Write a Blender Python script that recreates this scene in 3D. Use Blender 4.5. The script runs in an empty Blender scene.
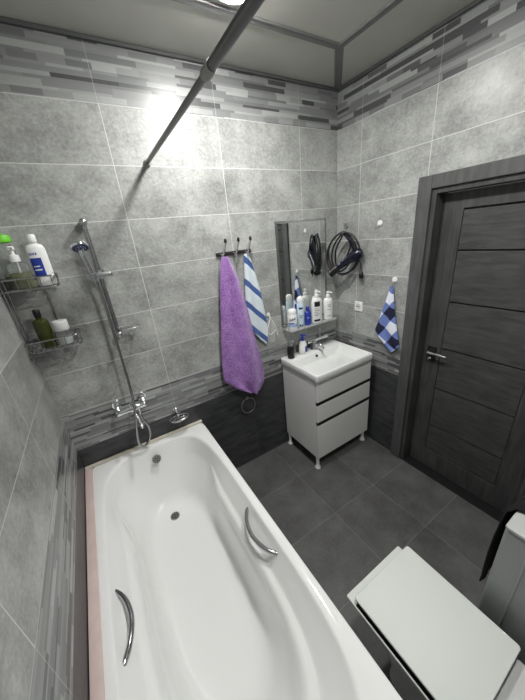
import bpy, bmesh, math, random
from mathutils import Vector, Matrix
random.seed(7)
PI = math.pi
SC = bpy.context.scene
COL = SC.collection

# ---------------------------------------------------------------- camera
cam_d = bpy.data.cameras.new('camera')
cam_d.sensor_fit = 'VERTICAL'
cam_d.sensor_height = 24.0
cam_d.lens = 277.547 * 24.0 / 700.0
cam_d.clip_start = 0.02
cam = bpy.data.objects.new('camera', cam_d)
COL.objects.link(cam)
r_ = Vector((0.84519965, -0.52608903, -0.09416939))
f_ = Vector((0.45730293, 0.80307303, -0.38203106))
u_ = Vector((0.27660725, 0.27982858, 0.91933911))
m4 = Matrix(((r_.x, u_.x, -f_.x, 0.3527769), (r_.y, u_.y, -f_.y, -1.78462496),
             (r_.z, u_.z, -f_.z, 1.86547476), (0, 0, 0, 1)))
cam.matrix_world = m4
SC.camera = cam

# ---------------------------------------------------------------- world, light, exposure
SC.view_settings.view_transform = 'Standard'
SC.view_settings.look = 'None'
SC.view_settings.gamma = 1.0
SC.view_settings.use_curve_mapping = False
SC.view_settings.exposure = 0.34
w = bpy.data.worlds.new('world'); SC.world = w; w.use_nodes = True
w.node_tree.nodes['Background'].inputs[0].default_value = (0.9, 0.9, 0.88, 1)
w.node_tree.nodes['Background'].inputs[1].default_value = 0.15

W = 2.182; H = 2.745; YF = -2.12          # room width, height, front wall
# round ceiling lamps, glowing domes, the second added as fill: (place, radiance)
LAMPS = [((1.12, -0.52), 305.0), ((1.16, -1.55), 325.0)]  # second one is unseen, added to brighten bath and toilet
LAMP_COL = (1.0, 0.985, 0.96, 1)

# ---------------------------------------------------------------- materials
def lin(c):
    c = c / 255.0
    return c / 12.92 if c <= 0.04045 else ((c + 0.055) / 1.055) ** 2.4
def rgb(r, g, b): return (lin(r), lin(g), lin(b), 1.0)

class NT:
    def __init__(s, name):
        s.m = bpy.data.materials.new(name); s.m.use_nodes = True
        s.t = s.m.node_tree; s.n = s.t.nodes
        s.b = s.n['Principled BSDF']
    def node(s, typ, **kw):
        nd = s.n.new(typ)
        for k, v in kw.items():
            if k.startswith('i_'): nd.inputs[int(k[2:])].default_value = v
            else: setattr(nd, k, v)
        return nd
    def link(s, a, b): s.t.links.new(a, b)
    def math(s, op, a, b=None, c=None):
        nd = s.n.new('ShaderNodeMath'); nd.operation = op
        for i, v in enumerate((a, b, c)):
            if v is None: continue
            if isinstance(v, (int, float)): nd.inputs[i].default_value = v
            else: s.link(v, nd.inputs[i])
        return nd.outputs[0]
    def mix(s, f, a, b):
        nd = s.n.new('ShaderNodeMix'); nd.data_type = 'RGBA'
        for i, v in ((0, f), (6, a), (7, b)):
            if isinstance(v, (int, float, tuple)): nd.inputs[i].default_value = v
            else: s.link(v, nd.inputs[i])
        return nd.outputs[2]
    def ramp(s, f, stops):
        nd = s.n.new('ShaderNodeValToRGB'); e = nd.color_ramp.elements
        while len(e) < len(stops): e.new(0.5)
        for i, (p, c) in enumerate(stops): e[i].position = p; e[i].color = c
        s.link(f, nd.inputs[0]); return nd.outputs[0]
    def noise(s, vec, scale, detail=3, rough=.55, out=0):
        nd = s.n.new('ShaderNodeTexNoise'); nd.inputs['Scale'].default_value = scale
        nd.inputs['Detail'].default_value = detail; nd.inputs['Roughness'].default_value = rough
        if vec is not None: s.link(vec, nd.inputs['Vector'])
        return nd.outputs[out]
    def obj(s):
        return s.node('ShaderNodeTexCoord').outputs['Object']
    def bump(s, h, strength, dist=0.001):
        nd = s.node('ShaderNodeBump'); nd.inputs['Strength'].default_value = strength
        nd.inputs['Distance'].default_value = dist
        s.link(h, nd.inputs['Height']); s.link(nd.outputs[0], s.b.inputs['Normal'])

def plain(name, col, rough=.5, metal=0.0, trans=0.0, ior=1.45, var=0.0, scale=30, bump=0.0, bscale=200, coat=0.0, emit=None):
    t = NT(name); b = t.b
    b.inputs['Base Color'].default_value = col
    b.inputs['Roughness'].default_value = rough
    b.inputs['Metallic'].default_value = metal
    b.inputs['Transmission Weight'].default_value = trans
    b.inputs['IOR'].default_value = ior
    b.inputs['Coat Weight'].default_value = coat
    if var > 0:
        n = t.noise(t.obj(), scale)
        lo = tuple(c * (1 - var) for c in col[:3]) + (1,); hi = tuple(min(1, c * (1 + var)) for c in col[:3]) + (1,)
        t.link(t.ramp(n, [(0.3, lo), (0.7, hi)]), b.inputs['Base Color'])
    if bump > 0: t.bump(t.noise(t.obj(), bscale, 2), bump, .002)
    if emit:
        b.inputs['Emission Color'].default_value = emit[0]; b.inputs['Emission Strength'].default_value = emit[1]
    return t.m

def tile_material(name, axis, vj, light_a=(120, 122, 120), light_b=(182, 184, 181)):
    """Wall tiles: rows 0.25 m high, decor strip rows at the top and at dado height, dark rows below."""
    t = NT(name)
    sep = t.node('ShaderNodeSeparateXYZ'); t.link(t.obj(), sep.inputs[0])
    U = sep.outputs[axis]; Z = sep.outputs[2]
    zz = t.math('SUBTRACT', Z, 0.008)
    zr = t.math('DIVIDE', zz, 0.25)
    # light concrete tile
    comb = t.node('ShaderNodeCombineXYZ'); t.link(U, comb.inputs[0]); t.link(Z, comb.inputs[1])
    t.link(t.math('FLOOR', zr), comb.inputs[2])
    v = comb.outputs[0]
    n1 = t.noise(v, 4.5, 8, .72); n2 = t.noise(v, 60, 5, .8)
    conc = t.math('ADD', t.math('MULTIPLY', n1, .6), t.math('MULTIPLY', n2, .4))
    light = t.ramp(conc, [(0.38, rgb(*light_a)), (0.62, rgb(*light_b))])
    # dark slate tile
    st = t.node('ShaderNodeMapping'); t.link(v, st.inputs[0]); st.inputs['Scale'].default_value = (1, 3, 1)
    n3 = t.noise(st.outputs[0], 6, 6, .65)
    dark = t.ramp(n3, [(0.35, rgb(46, 47, 49)), (0.68, rgb(72, 73, 75))])
    # decor strips
    zs0 = t.math('ADD', Z, t.math('MULTIPLY', t.math('SINE', t.math('MULTIPLY', Z, 163)), .0042))
    zs = t.math('DIVIDE', zs0, t.math('ADD', .0135, t.math('MULTIPLY', t.math('GREATER_THAN', Z, 2.0), .0035))); row = t.math('FLOOR', zs)
    wn = t.node('ShaderNodeTexWhiteNoise', noise_dimensions='1D'); t.link(row, wn.inputs['W'])
    ln = t.math('ADD', t.math('MULTIPLY', wn.outputs[0], .20), .10)
    uu = t.math('DIVIDE', t.math('ADD', U, t.math('MULTIPLY', wn.outputs[0], 7.31)), ln)
    cell = t.math('FLOOR', uu)
    c2 = t.node('ShaderNodeCombineXYZ'); t.link(cell, c2.inputs[0]); t.link(row, c2.inputs[1])
    w2 = t.node('ShaderNodeTexWhiteNoise', noise_dimensions='2D'); t.link(c2.outputs[0], w2.inputs['Vector'])
    decor = t.ramp(w2.outputs[0], [(0.0, rgb(52, 52, 54)), (0.12, rgb(58, 58, 60)), (0.15, rgb(104, 106, 106)), (0.4, rgb(126, 128, 128)),
                                   (0.62, rgb(142, 144, 143)), (0.8, rgb(158, 161, 159)), (1.0, rgb(182, 184, 182))])
    st2 = t.node('ShaderNodeMapping'); t.link(v, st2.inputs[0]); st2.inputs['Scale'].default_value = (1, 5, 1)
    n4 = t.noise(st2.outputs[0], 40, 4, .7)
    decor = t.mix(t.math('MULTIPLY', n4, .5), decor, rgb(122, 124, 124))
    is_dark = t.math('LESS_THAN', Z, 0.758)
    in_low = t.math('MULTIPLY', t.math('GREATER_THAN', Z, 0.758), t.math('LESS_THAN', Z, 1.008))
    in_top = t.math('GREATER_THAN', Z, 2.508)
    is_dec = t.math('MAXIMUM', in_low, in_top)
    col = t.mix(is_dec, light, decor); col = t.mix(is_dark, col, dark)
    # joints
    fz = t.math('FRACT', zr)
    dz = t.math('MULTIPLY', t.math('MINIMUM', fz, t.math('SUBTRACT', 1.0, fz)), .25)
    g = t.math('LESS_THAN', dz, .0017)
    for j in vj:
        g = t.math('MAXIMUM', g, t.math('LESS_THAN', t.math('ABSOLUTE', t.math('SUBTRACT', U, j)), .0017))
    gcol = t.mix(is_dark, rgb(206, 208, 206), rgb(78, 80, 82))
    gcol = t.mix(t.math('MULTIPLY', is_dec, .7), gcol, decor)
    col = t.mix(g, col, gcol)
    t.link(col, t.b.inputs['Base Color'])
    t.link(t.math('ADD', t.math('MULTIPLY', n2, .14), .26), t.b.inputs['Roughness']); t.b.inputs['Specular IOR Level'].default_value = .4
    hgt = t.math('SUBTRACT', t.math('MULTIPLY', n2, .25), g)
    t.bump(hgt, .35, .0012)
    return t.m

def floor_material():
    t = NT('dark slate floor tile')
    sep = t.node('ShaderNodeSeparateXYZ'); co = t.obj(); t.link(co, sep.inputs[0])
    fx = t.math('DIVIDE', t.math('ADD', sep.outputs[0], 8 * .402 - 2.174), .402)
    fy = t.math('DIVIDE', t.math('ADD', sep.outputs[1], 20 * .408 + .39), .408)
    def d(f, s):
        fr = t.math('FRACT', f); return t.math('MULTIPLY', t.math('MINIMUM', fr, t.math('SUBTRACT', 1.0, fr)), s)
    g = t.math('LESS_THAN', t.math('MINIMUM', d(fx, .402), d(fy, .408)), .0017)
    cv = t.node('ShaderNodeCombineXYZ'); t.link(t.math('FLOOR', fx), cv.inputs[0]); t.link(t.math('FLOOR', fy), cv.inputs[1])
    wn = t.node('ShaderNodeTexWhiteNoise', noise_dimensions='2D'); t.link(cv.outputs[0], wn.inputs['Vector'])
    va = t.node('ShaderNodeVectorMath', operation='MULTIPLY_ADD'); t.link(wn.outputs[1], va.inputs[0]); va.inputs[1].default_value = (9, 9, 9); t.link(co, va.inputs[2])
    n1 = t.noise(va.outputs[0], 4, 7, .66); n2 = t.noise(co, 60, 3, .7)
    col = t.ramp(t.math('ADD', t.math('MULTIPLY', n1, .75), t.math('MULTIPLY', n2, .25)), [(0.35, rgb(66, 66, 66)), (0.65, rgb(98, 98, 97))])
    col = t.mix(t.math('MULTIPLY', g, t.math('MULTIPLY_ADD', n1, 2.6, -.7)), col, rgb(126, 127, 126))
    t.link(col, t.b.inputs['Base Color'])
    t.link(t.math('ADD', t.math('MULTIPLY', n2, .2), .38), t.b.inputs['Roughness'])
    t.bump(t.math('SUBTRACT', n1, g), .25, .001)
    return t.m

def wood_grain_dark(name, a, b, horiz=True):
    t = NT(name); mp = t.node('ShaderNodeMapping'); t.link(t.obj(), mp.inputs[0])
    mp.inputs['Scale'].default_value = (2, 2, 14) if horiz else (14, 14, 1.5)
    n = t.noise(mp.outputs[0], 3.0, 8, .68); n2 = t.noise(t.obj(), 5, 3)
    f = t.math('ADD', t.math('MULTIPLY', n, .7), t.math('MULTIPLY', n2, .3))
    t.link(t.ramp(f, [(0.36, rgb(*a)), (0.66, rgb(*b))]), t.b.inputs['Base Color'])
    t.b.inputs['Roughness'].default_value = .48
    t.bump(n, .3, .0015)
    return t.m

def terry(name, col_a, col_b):
    t = NT(name); co = t.obj()
    n = t.noise(co, 150, 3, .7); n2 = t.noise(co, 12, 3)
    f = t.math('ADD', t.math('MULTIPLY', n, .75), t.math('MULTIPLY', n2, .25))
    t.link(t.ramp(f, [(0.35, rgb(*col_a)), (0.65, rgb(*col_b))]), t.b.inputs['Base Color'])
    t.b.inputs['Roughness'].default_value = .95; t.b.inputs['Sheen Weight'].default_value = .4
    t.bump(n, .9, .004)
    return t.m

def striped(name, base, stripe, slope, period, phase, width):
    """bands along z + slope*x in object space (the towel's own weave)"""
    t = NT(name); sep = t.node('ShaderNodeSeparateXYZ'); co = t.obj(); t.link(co, sep.inputs[0])
    v = t.math('ADD', sep.outputs[2], t.math('MULTIPLY', sep.outputs[0], slope))
    fr = t.math('FRACT', t.math('DIVIDE', t.math('ADD', v, phase), period))
    s = t.math('LESS_THAN', fr, width)
    n = t.noise(co, 260, 2)
    c = t.mix(s, rgb(*base), rgb(*stripe)); c = t.mix(t.math('MULTIPLY', n, .15), c, rgb(170, 185, 200))
    t.link(c, t.b.inputs['Base Color']); t.b.inputs['Roughness'].default_value = .95
    t.bump(n, .7, .003)
    return t.m

def gingham(name, ang, cell, oy, oz):
    t = NT(name); sep = t.node('ShaderNodeSeparateXYZ'); co = t.obj(); t.link(co, sep.inputs[0])
    y = t.math('SUBTRACT', sep.outputs[1], oy); z = t.math('SUBTRACT', sep.outputs[2], oz)
    c, s = math.cos(ang), math.sin(ang)
    a = t.math('ADD', t.math('MULTIPLY', y, c), t.math('MULTIPLY', z, s))
    b = t.math('SUBTRACT', t.math('MULTIPLY', z, c), t.math('MULTIPLY', y, s))
    def band(v):
        return t.math('LESS_THAN', t.math('FRACT', t.math('DIVIDE', t.math('ADD', v, 40 * cell), 2 * cell)), .5)
    A = band(a); B = band(b); sm = t.math('MULTIPLY', t.math('ADD', A, B), .5)
    col = t.ramp(sm, [(0.0, rgb(232, 236, 246)), (0.49, rgb(106, 126, 188)), (0.51, rgb(106, 126, 188)), (1.0, rgb(20, 22, 52))])
    n = t.noise(co, 500, 2)
    t.link(t.mix(t.math('MULTIPLY', n, .06), col, rgb(90, 100, 140)), t.b.inputs['Base Color'])
    t.b.inputs['Roughness'].default_value = .9; t.bump(n, .4, .002)
    return t.m

M = {}
M['chrome'] = plain('polished chrome', (0.78, 0.79, 0.8, 1), .12, 1.0)
M['chrome_dull'] = plain('brushed chrome', (0.55, 0.56, 0.57, 1), .28, 1.0)
M['gunmetal'] = plain('dark steel', (0.34, 0.34, 0.34, 1), .3, 1.0)
M['grab'] = plain('dark chrome', (0.42, 0.43, 0.44, 1), .12, 1.0)
M['wire'] = plain('chromed wire', (0.36, 0.36, 0.37, 1), .22, 1.0)
M['rod'] = plain('grey metal tube', (0.20, 0.20, 0.20, 1), .36, 1.0)
M['rod_trim'] = plain('pale plastic collar', rgb(150, 150, 148), .4)
M['acrylic'] = plain('white acrylic', rgb(236, 237, 236), .10, coat=.3)
M['ceramic'] = plain('white ceramic', rgb(228, 230, 228), .12, coat=.3)
M['wc'] = plain('white toilet plastic', rgb(212, 216, 212), .5)
M['wc_ceramic'] = plain('toilet ceramic', rgb(205, 207, 205), .15, coat=.3)
M['cabinet'] = plain('white laminated board', rgb(226, 226, 224), .35, var=.02, scale=6)
M['cabinet_front'] = plain('white glossy front', rgb(230, 230, 228), .25)
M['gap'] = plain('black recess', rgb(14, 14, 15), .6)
M['black'] = plain('black plastic', rgb(18, 18, 20), .35)
M['black_cloth'] = plain('black fabric', rgb(14, 14, 15), .95, bump=.4, bscale=160)
M['navy'] = plain('dark navy plastic', rgb(12, 12, 34), .25)
M['cord'] = plain('black rubber cord', rgb(16, 16, 20), .4)
M['white_plastic'] = plain('white plastic', rgb(228, 229, 228), .35)
M['white_metal'] = plain('silver grey enamelled sheet', rgb(158, 161, 160), .35)
M['top_metal'] = plain('light grey machine top', rgb(178, 180, 178), .3)
M['label_blue'] = plain('blue label print', rgb(34, 58, 150), .5)
M['label_navy'] = plain('navy print', rgb(40, 50, 90), .5)
M['label_pale'] = plain('pale blue print', rgb(150, 178, 212), .5)
M['label_black'] = plain('black print', rgb(28, 28, 28), .5)
M['label_grey'] = plain('grey print', rgb(150, 152, 150), .5)
M['blue_plastic'] = plain('blue plastic', rgb(44, 62, 158), .35)
M['pale_blue_plastic'] = plain('pale blue plastic', rgb(196, 214, 226), .35)
M['green_cap'] = plain('bright green plastic', rgb(110, 200, 50), .35)
M['clear'] = plain('clear plastic', (0.93, 0.96, 0.94, 1), .08, trans=.92, ior=1.3)
M['glass'] = plain('clear glass', (0.90, 0.95, 0.93, 1), .02, trans=1.0, ior=1.12)
M['olive'] = plain('olive liquid', rgb(120, 125, 45), .12, trans=.45, ior=1.33)
M['dark_olive'] = plain('dark olive glass', rgb(70, 76, 28), .1, trans=.35, ior=1.45)
M['shelf_glass'] = plain('pale shelf glass', (0.75, 0.78, 0.77, 1), .08)
M['shelf_glass'].node_tree.nodes['Principled BSDF'].inputs['Alpha'].default_value = .28
M['mirror'] = plain('mirror silvering', (0.86, 0.88, 0.87, 1), .015, 1.0)
M['mirror_edge'] = plain('bevelled mirror edge', (0.36, 0.37, 0.37, 1), .16, 1.0)
M['pink'] = plain('pink sealing strip', rgb(212, 192, 188), .5, var=.05, scale=15)
M['cream'] = plain('cream sealing strip', rgb(205, 200, 186), .5, var=.06, scale=20)
M['ceiling'] = plain('grey satin ceiling panel', rgb(186, 186, 178), .34, var=.03, scale=8)
M['trim'] = plain('grey ceiling profile', rgb(112, 113, 112), .35)
M['trim_dark'] = plain('dark grey cornice', rgb(84, 86, 86), .45)
M['door'] = wood_grain_dark('charcoal door laminate', (46, 47, 47), (76, 77, 76))
M['door_v'] = wood_grain_dark('charcoal door stile laminate', (46, 47, 47), (74, 75, 74), False)
M['casing'] = wood_grain_dark('charcoal casing laminate', (62, 63, 63), (88, 89, 89), False)
M['face_blue'] = plain('bluish shower face', rgb(80, 90, 125), .2, .3)
M['purple'] = terry('purple terry cloth', (96, 50, 128), (186, 140, 210))
M['stripe'] = striped('white and blue striped terry', (212, 222, 228), (46, 82, 148), 1.05, .165, .085, .30)
M['check'] = gingham('blue and white gingham', math.radians(-56), .079, -.622, 1.258)
M['grey_cloth'] = plain('grey loop of cord', rgb(150, 150, 148), .7)
M['filter_bag'] = plain('thin clear film', (0.80, 0.80, 0.80, 1), .12)
M['filter_bag'].node_tree.nodes['Principled BSDF'].inputs['Alpha'].default_value = .35

# ---------------------------------------------------------------- geometry helpers
def box(bm, x0, x1, y0, y1, z0, z1):
    vs = [bm.verts.new(p) for p in ((x0,y0,z0),(x1,y0,z0),(x1,y1,z0),(x0,y1,z0),(x0,y0,z1),(x1,y0,z1),(x1,y1,z1),(x0,y1,z1))]
    for f in ((0,3,2,1),(4,5,6,7),(0,1,5,4),(1,2,6,5),(2,3,7,6),(3,0,4,7)): bm.faces.new([vs[i] for i in f])
    return bm
def frame_for(d):
    d = d.normalized(); a = Vector((0,0,1)) if abs(d.z) < .95 else Vector((1,0,0))
    x = d.cross(a).normalized(); return x, d.cross(x).normalized()
def tube(bm, pts, r, seg=12, closed=False):
    pts = [Vector(p) for p in pts]; n = len(pts)
    rs = r if isinstance(r, (list, tuple)) else [r] * n
    rings = []; px = None
    for i, p in enumerate(pts):
        a = pts[(i - 1) % n] if (i > 0 or closed) else pts[0]
        b = pts[(i + 1) % n] if (i < n - 1 or closed) else pts[-1]
        d = (b - a).normalized()
        if px is None: x, y = frame_for(d)
        else:
            x = (px - d * px.dot(d))
            x = x.normalized() if x.length > 1e-6 else frame_for(d)[0]
            y = d.cross(x).normalized()
        px = x
        rings.append([bm.verts.new(p + (x * math.cos(k * 2 * PI / seg) + y * math.sin(k * 2 * PI / seg)) * rs[i]) for k in range(seg)])
    m = n if closed else n - 1
    for i in range(m):
        A, B = rings[i], rings[(i + 1) % n]
        for k in range(seg): bm.faces.new((A[k], A[(k+1) % seg], B[(k+1) % seg], B[k]))
    if not closed:
        bm.faces.new(rings[0][::-1]); bm.faces.new(rings[-1])
    return bm
def cyl(bm, p0, p1, r0, r1=None, seg=24):
    return tube(bm, [p0, p1], [r0, r0 if r1 is None else r1], seg)
def lathe(bm, prof, c, seg=32, sx=1.0, sy=1.0, cap=True, a0=0.0, a1=2 * PI):
    full = abs(a1 - a0 - 2 * PI) < 1e-6; cnt = seg if full else seg + 1
    rings = [[bm.verts.new((c[0] + r * sx * math.cos(a0 + (a1 - a0) * k / seg), c[1] + r * sy * math.sin(a0 + (a1 - a0) * k / seg), c[2] + z)) for k in range(cnt)] for r, z in prof]
    for A, B in zip(rings, rings[1:]):
        for k in range(seg):
            j = (k + 1) % cnt; bm.faces.new((A[k], A[j], B[j], B[k]))
    if cap and full: bm.faces.new(rings[0][::-1]); bm.faces.new(rings[-1])
    return bm
def sphere(bm, c, r, sx=1, sy=1, sz=1, seg=20):
    prof = [(max(1e-4, r * math.sin(PI * i / 12)), -r * sz * math.cos(PI * i / 12)) for i in range(13)]
    return lathe(bm, prof, c, seg, sx, sy)
def rr(x0, x1, y0, y1, rad, n=6):
    pts = []
    for cx, cy, a in ((x1 - rad, y1 - rad, 0), (x0 + rad, y1 - rad, PI/2), (x0 + rad, y0 + rad, PI), (x1 - rad, y0 + rad, 1.5 * PI)):
        for k in range(n + 1):
            t = a + PI / 2 * k / n; pts.append((cx + rad * math.cos(t), cy + rad * math.sin(t)))
    return pts
def loft(bm, rings, cap0=True, cap1=True):
    R = [[bm.verts.new(p) for p in ring] for ring in rings]; n = len(R[0])
    for A, B in zip(R, R[1:]):
        for k in range(n): bm.faces.new((A[k], A[(k+1) % n], B[(k+1) % n], B[k]))
    if cap0: bm.faces.new(R[0][::-1])
    if cap1: bm.faces.new(R[-1])
    return bm
def slab(bm, x0, x1, y0, y1, z0, z1, rad, bev=0.0, n=6):
    def ring(i, z): return [(x, y, z) for x, y in rr(x0 + i, x1 - i, y0 + i, y1 - i, max(.001, rad - i), n)]
    if bev > 0:
        rg = [ring(bev, z0), ring(bev * .3, z0 + bev * .3), ring(0, z0 + bev), ring(0, z1 - bev), ring(bev * .3, z1 - bev * .3), ring(bev, z1)]
    else: rg = [ring(0, z0), ring(0, z1)]
    return loft(bm, rg)
def curve_pts(ctrl, n=10, closed=False):
    c = [Vector(p) for p in ctrl]; out = []; N = len(c)
    rng = N if closed else N - 1
    for i in range(rng):
        p0 = c[(i-1) % N] if (i > 0 or closed) else c[0]; p1 = c[i]; p2 = c[(i+1) % N]
        p3 = c[(i+2) % N] if (i + 2 < N or closed) else c[-1]
        for k in range(n):
            t = k / n
            out.append(.5 * ((2*p1) + (-p0+p2)*t + (2*p0-5*p1+4*p2-p3)*t*t + (-p0+3*p1-3*p2+p3)*t**3))
    if not closed: out.append(c[-1])
    return out

def root_of(p):
    while p.parent: p = p.parent
    return p
def obj(name, bm, mat, parent=None, smooth=False, bevel=0.0, seg=2, subsurf=0, auto=None):
    me = bpy.data.meshes.new(name)
    off = root_of(parent).location.copy() if parent else Vector((0, 0, 0))
    if parent: bmesh.ops.translate(bm, verts=bm.verts, vec=-off)
    bmesh.ops.recalc_face_normals(bm, faces=bm.faces)
    bm.to_mesh(me); bm.free()
    o = bpy.data.objects.new(name, me); COL.objects.link(o)
    me.materials.append(mat)
    if parent: o.parent = parent
    if smooth:
        me.shade_smooth()
        me.set_sharp_from_angle(angle=math.radians(auto if auto else 40))
    if bevel > 0:
        b = o.modifiers.new('bevel', 'BEVEL'); b.width = bevel; b.segments = seg; b.limit_method = 'ANGLE'; b.harden_normals = False
    if subsurf:
        s = o.modifiers.new('sub', 'SUBSURF'); s.levels = subsurf; s.render_levels = subsurf
    return o
def B(): return bmesh.new()
def tag(o, label, cat, group=None, kind=None):
    if label: o['label'] = label
    if cat: o['category'] = cat
    if group: o['group'] = group
    if kind: o['kind'] = kind
    return o
def thing(name, label, cat, loc, group=None):
    o = bpy.data.objects.new(name, None); COL.objects.link(o); o.location = loc
    o.empty_display_size = .05
    return tag(o, label, cat, group)
def copy_tree(o, parent=None):
    c = o.copy(); COL.objects.link(c); c.parent = parent
    for ch in list(o.children): copy_tree(ch, c)
    return c
def struct(name, bm, mat, label, **k):
    o = obj(name, bm, mat, **k); o['kind'] = 'structure'; o['label'] = label; o['category'] = name.split('_')[0]; return o

# ---------------------------------------------------------------- setting
T = .12
struct('floor', box(B(), -T, W + .3, YF - T, T, -.1, 0), floor_material(), 'dark slate tiled bathroom floor with thin grey joints')
struct('ceiling', box(B(), -T, W + T, YF - T, T, H, H + .1), M['ceiling'], 'plain grey satin ceiling')
struct('wall_back', box(B(), -T, W + T, 0, T, 0, H), tile_material('back wall tiles', 0, (.618, 1.222, 1.826)),
       'long tiled wall behind bath and mirror, grey concrete tile over dark tile')
struct('wall_left', box(B(), -T, 0, YF - T, 0, 0, H), tile_material('left wall tiles', 1, (-.545, -1.165, -1.77)),
       'tiled wall along the left side of the bath')
struct('wall_front', box(B(), -T, W + T, YF - T, YF, 0, H), tile_material('front wall tiles', 0, (.4, 1.004, 1.608)),
       'tiled wall behind the toilet')
D0, D1, DZ = -.752, -1.50, 2.017        # door opening
wr = B(); box(wr, W, W + T, D0, T, 0, H); box(wr, W, W + T, YF - T, D1, 0, H); box(wr, W, W + T, D1, D0, DZ, H)
struct('wall_right', wr, tile_material('right wall tiles', 1, (-.223, -.713, -1.317, -1.921)),
       'tiled wall with the dark door, grey concrete tile over dark tile')
# cornice
cb = B(); c_ = .018
box(cb, 0, W, -c_, 0, H - .016, H); box(cb, 0, W, YF, YF + c_, H - .016, H); box(cb, 0, c_, YF + c_, -c_, H - .016, H); box(cb, W - c_, W, YF + c_, -c_, H - .016, H)
struct('trim_1', cb, M['trim_dark'], 'thin dark grey cornice where tiles meet the ceiling', bevel=.002)
# ceiling frame: inset rectangle and mitre strips
tb = B(); i_ = .368; hw = .022; zt0, zt1 = H - .008, H
def strip(bm, a, b, hw=hw):
    a = Vector((a[0], a[1], 0)); b = Vector((b[0], b[1], 0)); d = (b - a).normalized(); n = Vector((-d.y, d.x, 0)) * hw
    pr = [(-1, 0), (-.8, 1), (-.2, .75), (.2, .75), (.8, 1), (1, 0)]
    A = [bm.verts.new((a + n * s).to_tuple()[:2] + (zt1 - h * (zt1 - zt0),)) for s, h in pr]
    C_ = [bm.verts.new((b + n * s).to_tuple()[:2] + (zt1 - h * (zt1 - zt0),)) for s, h in pr]
    for k in range(5): bm.faces.new((A[k], A[k+1], C_[k+1], C_[k]))
    bm.faces.new(A); bm.faces.new(C_[::-1])
cs = [(i_, -i_), (W - i_, -i_), (W - i_, YF + i_), (i_, YF + i_)]; co_ = [(0, 0), (W, 0), (W, YF), (0, YF)]
for k in range(4): strip(tb, cs[k], cs[(k + 1) % 4]); strip(tb, cs[k], co_[k], .024)
struct('trim_2', tb, M['trim'], 'grey profile strips framing the middle of the ceiling')

# door
door = bpy.data.objects.new('door_1', None); COL.objects.link(door); door.location = (2.28, -1.13, 0)
door['kind'] = 'structure'; door['label'] = 'charcoal interior door with horizontal grooves in the right wall'; door['category'] = 'door'
cz = B(); cx0, cx1 = W - .020, W
box(cz, cx0, cx1, D0, -.672, 0, 2.087); box(cz, cx0, cx1, D1 - .078, D1, 0, 2.087); box(cz, cx0, cx1, D1, D0, DZ, 2.087)
obj('casing', cz, M['casing'], door, bevel=.003)
jb = B(); box(jb, W - .004, W + T, D0 - .028, D0, 0, DZ); box(jb, W - .004, W + T, D1, D1 + .028, 0, DZ); box(jb, W - .004, W + T, D1 + .028, D0 - .028, DZ - .028, DZ)
obj('jamb', jb, M['door_v'], door, bevel=.002)
LX = 2.252
lf = B(); y0, y1 = D0 - .034, D1 + .034; py0, py1 = -.900, -1.365
box(lf, LX, LX + .035, py0, y0, .012, DZ - .032); box(lf, LX, LX + .035, y1, py1, .012, DZ - .032)
box(lf, LX, LX + .035, py1, py0, .012, .178); box(lf, LX, LX + .035, py1, py0, 1.897, DZ - .032)
obj('leaf_frame', lf, M['door_v'], door, bevel=.0015)
zs = [.182, .406, .727, 1.035, 1.357, 1.670, 1.892]
for a, b in zip(zs, zs[1:]):
    obj('panel_board', box(B(), LX + .003, LX + .032, py1 + .003, py0 - .003, a + .005, b - .005), M['door'], door, bevel=.001)
obj('groove_backing', box(B(), LX + .014, LX + .030, py1, py0, .178, 1.897), M['gap'], door)
obj('threshold', box(B(), W - .01, W + T, D1, D0, 0, .008), M['gap'], door, bevel=.002)
ho = obj('handle_plate', box(B(), LX - .008, LX, -.875, -.818, .925, 1.035), M['black'], door, bevel=.002)
hb = B(); cyl(hb, (LX - .008, -.845, 1.003), (LX - .045, -.845, 1.003), .010)
tube(hb, [(LX - .042, -.838, 1.003), (LX - .047, -.86, 1.003), (LX - .046, -.90, 1.003), (LX - .044, -.96, 1.001)], [.0085, .0095, .009, .008], 12)
obj('handle_lever', hb, M['chrome'], ho, smooth=True)
hb = B(); cyl(hb, (LX - .008, -.845, .955), (LX - .020, -.845, .955), .010); box(hb, LX - .034, LX - .02, -.849, -.841, .945, .965)
obj('lock_turn', hb, M['chrome'], ho, smooth=True)

# ---------------------------------------------------------------- ceiling lamps
for k, ((lx, ly), pw) in enumerate(LAMPS):
    t = thing('ceiling_lamp', ['round white ceiling lamp above the curtain rod near the mirror wall', 'round white lamp added out of view to light bath and toilet'][k], 'lamp', (lx, ly, H), 'ceiling lamps')
    rb = B(); lathe(rb, [(.098, 0), (.100, -.006), (.096, -.016), (.082, -.020), (.078, -.016), (.078, -.002)], (lx, ly, H), 48, cap=False)
    obj('lamp_ring', rb, M['white_plastic'], t, smooth=True)
    db = B(); lathe(db, [(.070, -.004), (.070, -.014), (.068, -.020), (.060, -.027), (.042, -.033), (.020, -.036), (.001, -.0365)], (lx, ly, H), 32)
    obj('diffuser', db, plain('glowing diffuser', (1, 1, 1, 1), .5, emit=(LAMP_COL, pw)), t, smooth=True)

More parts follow.
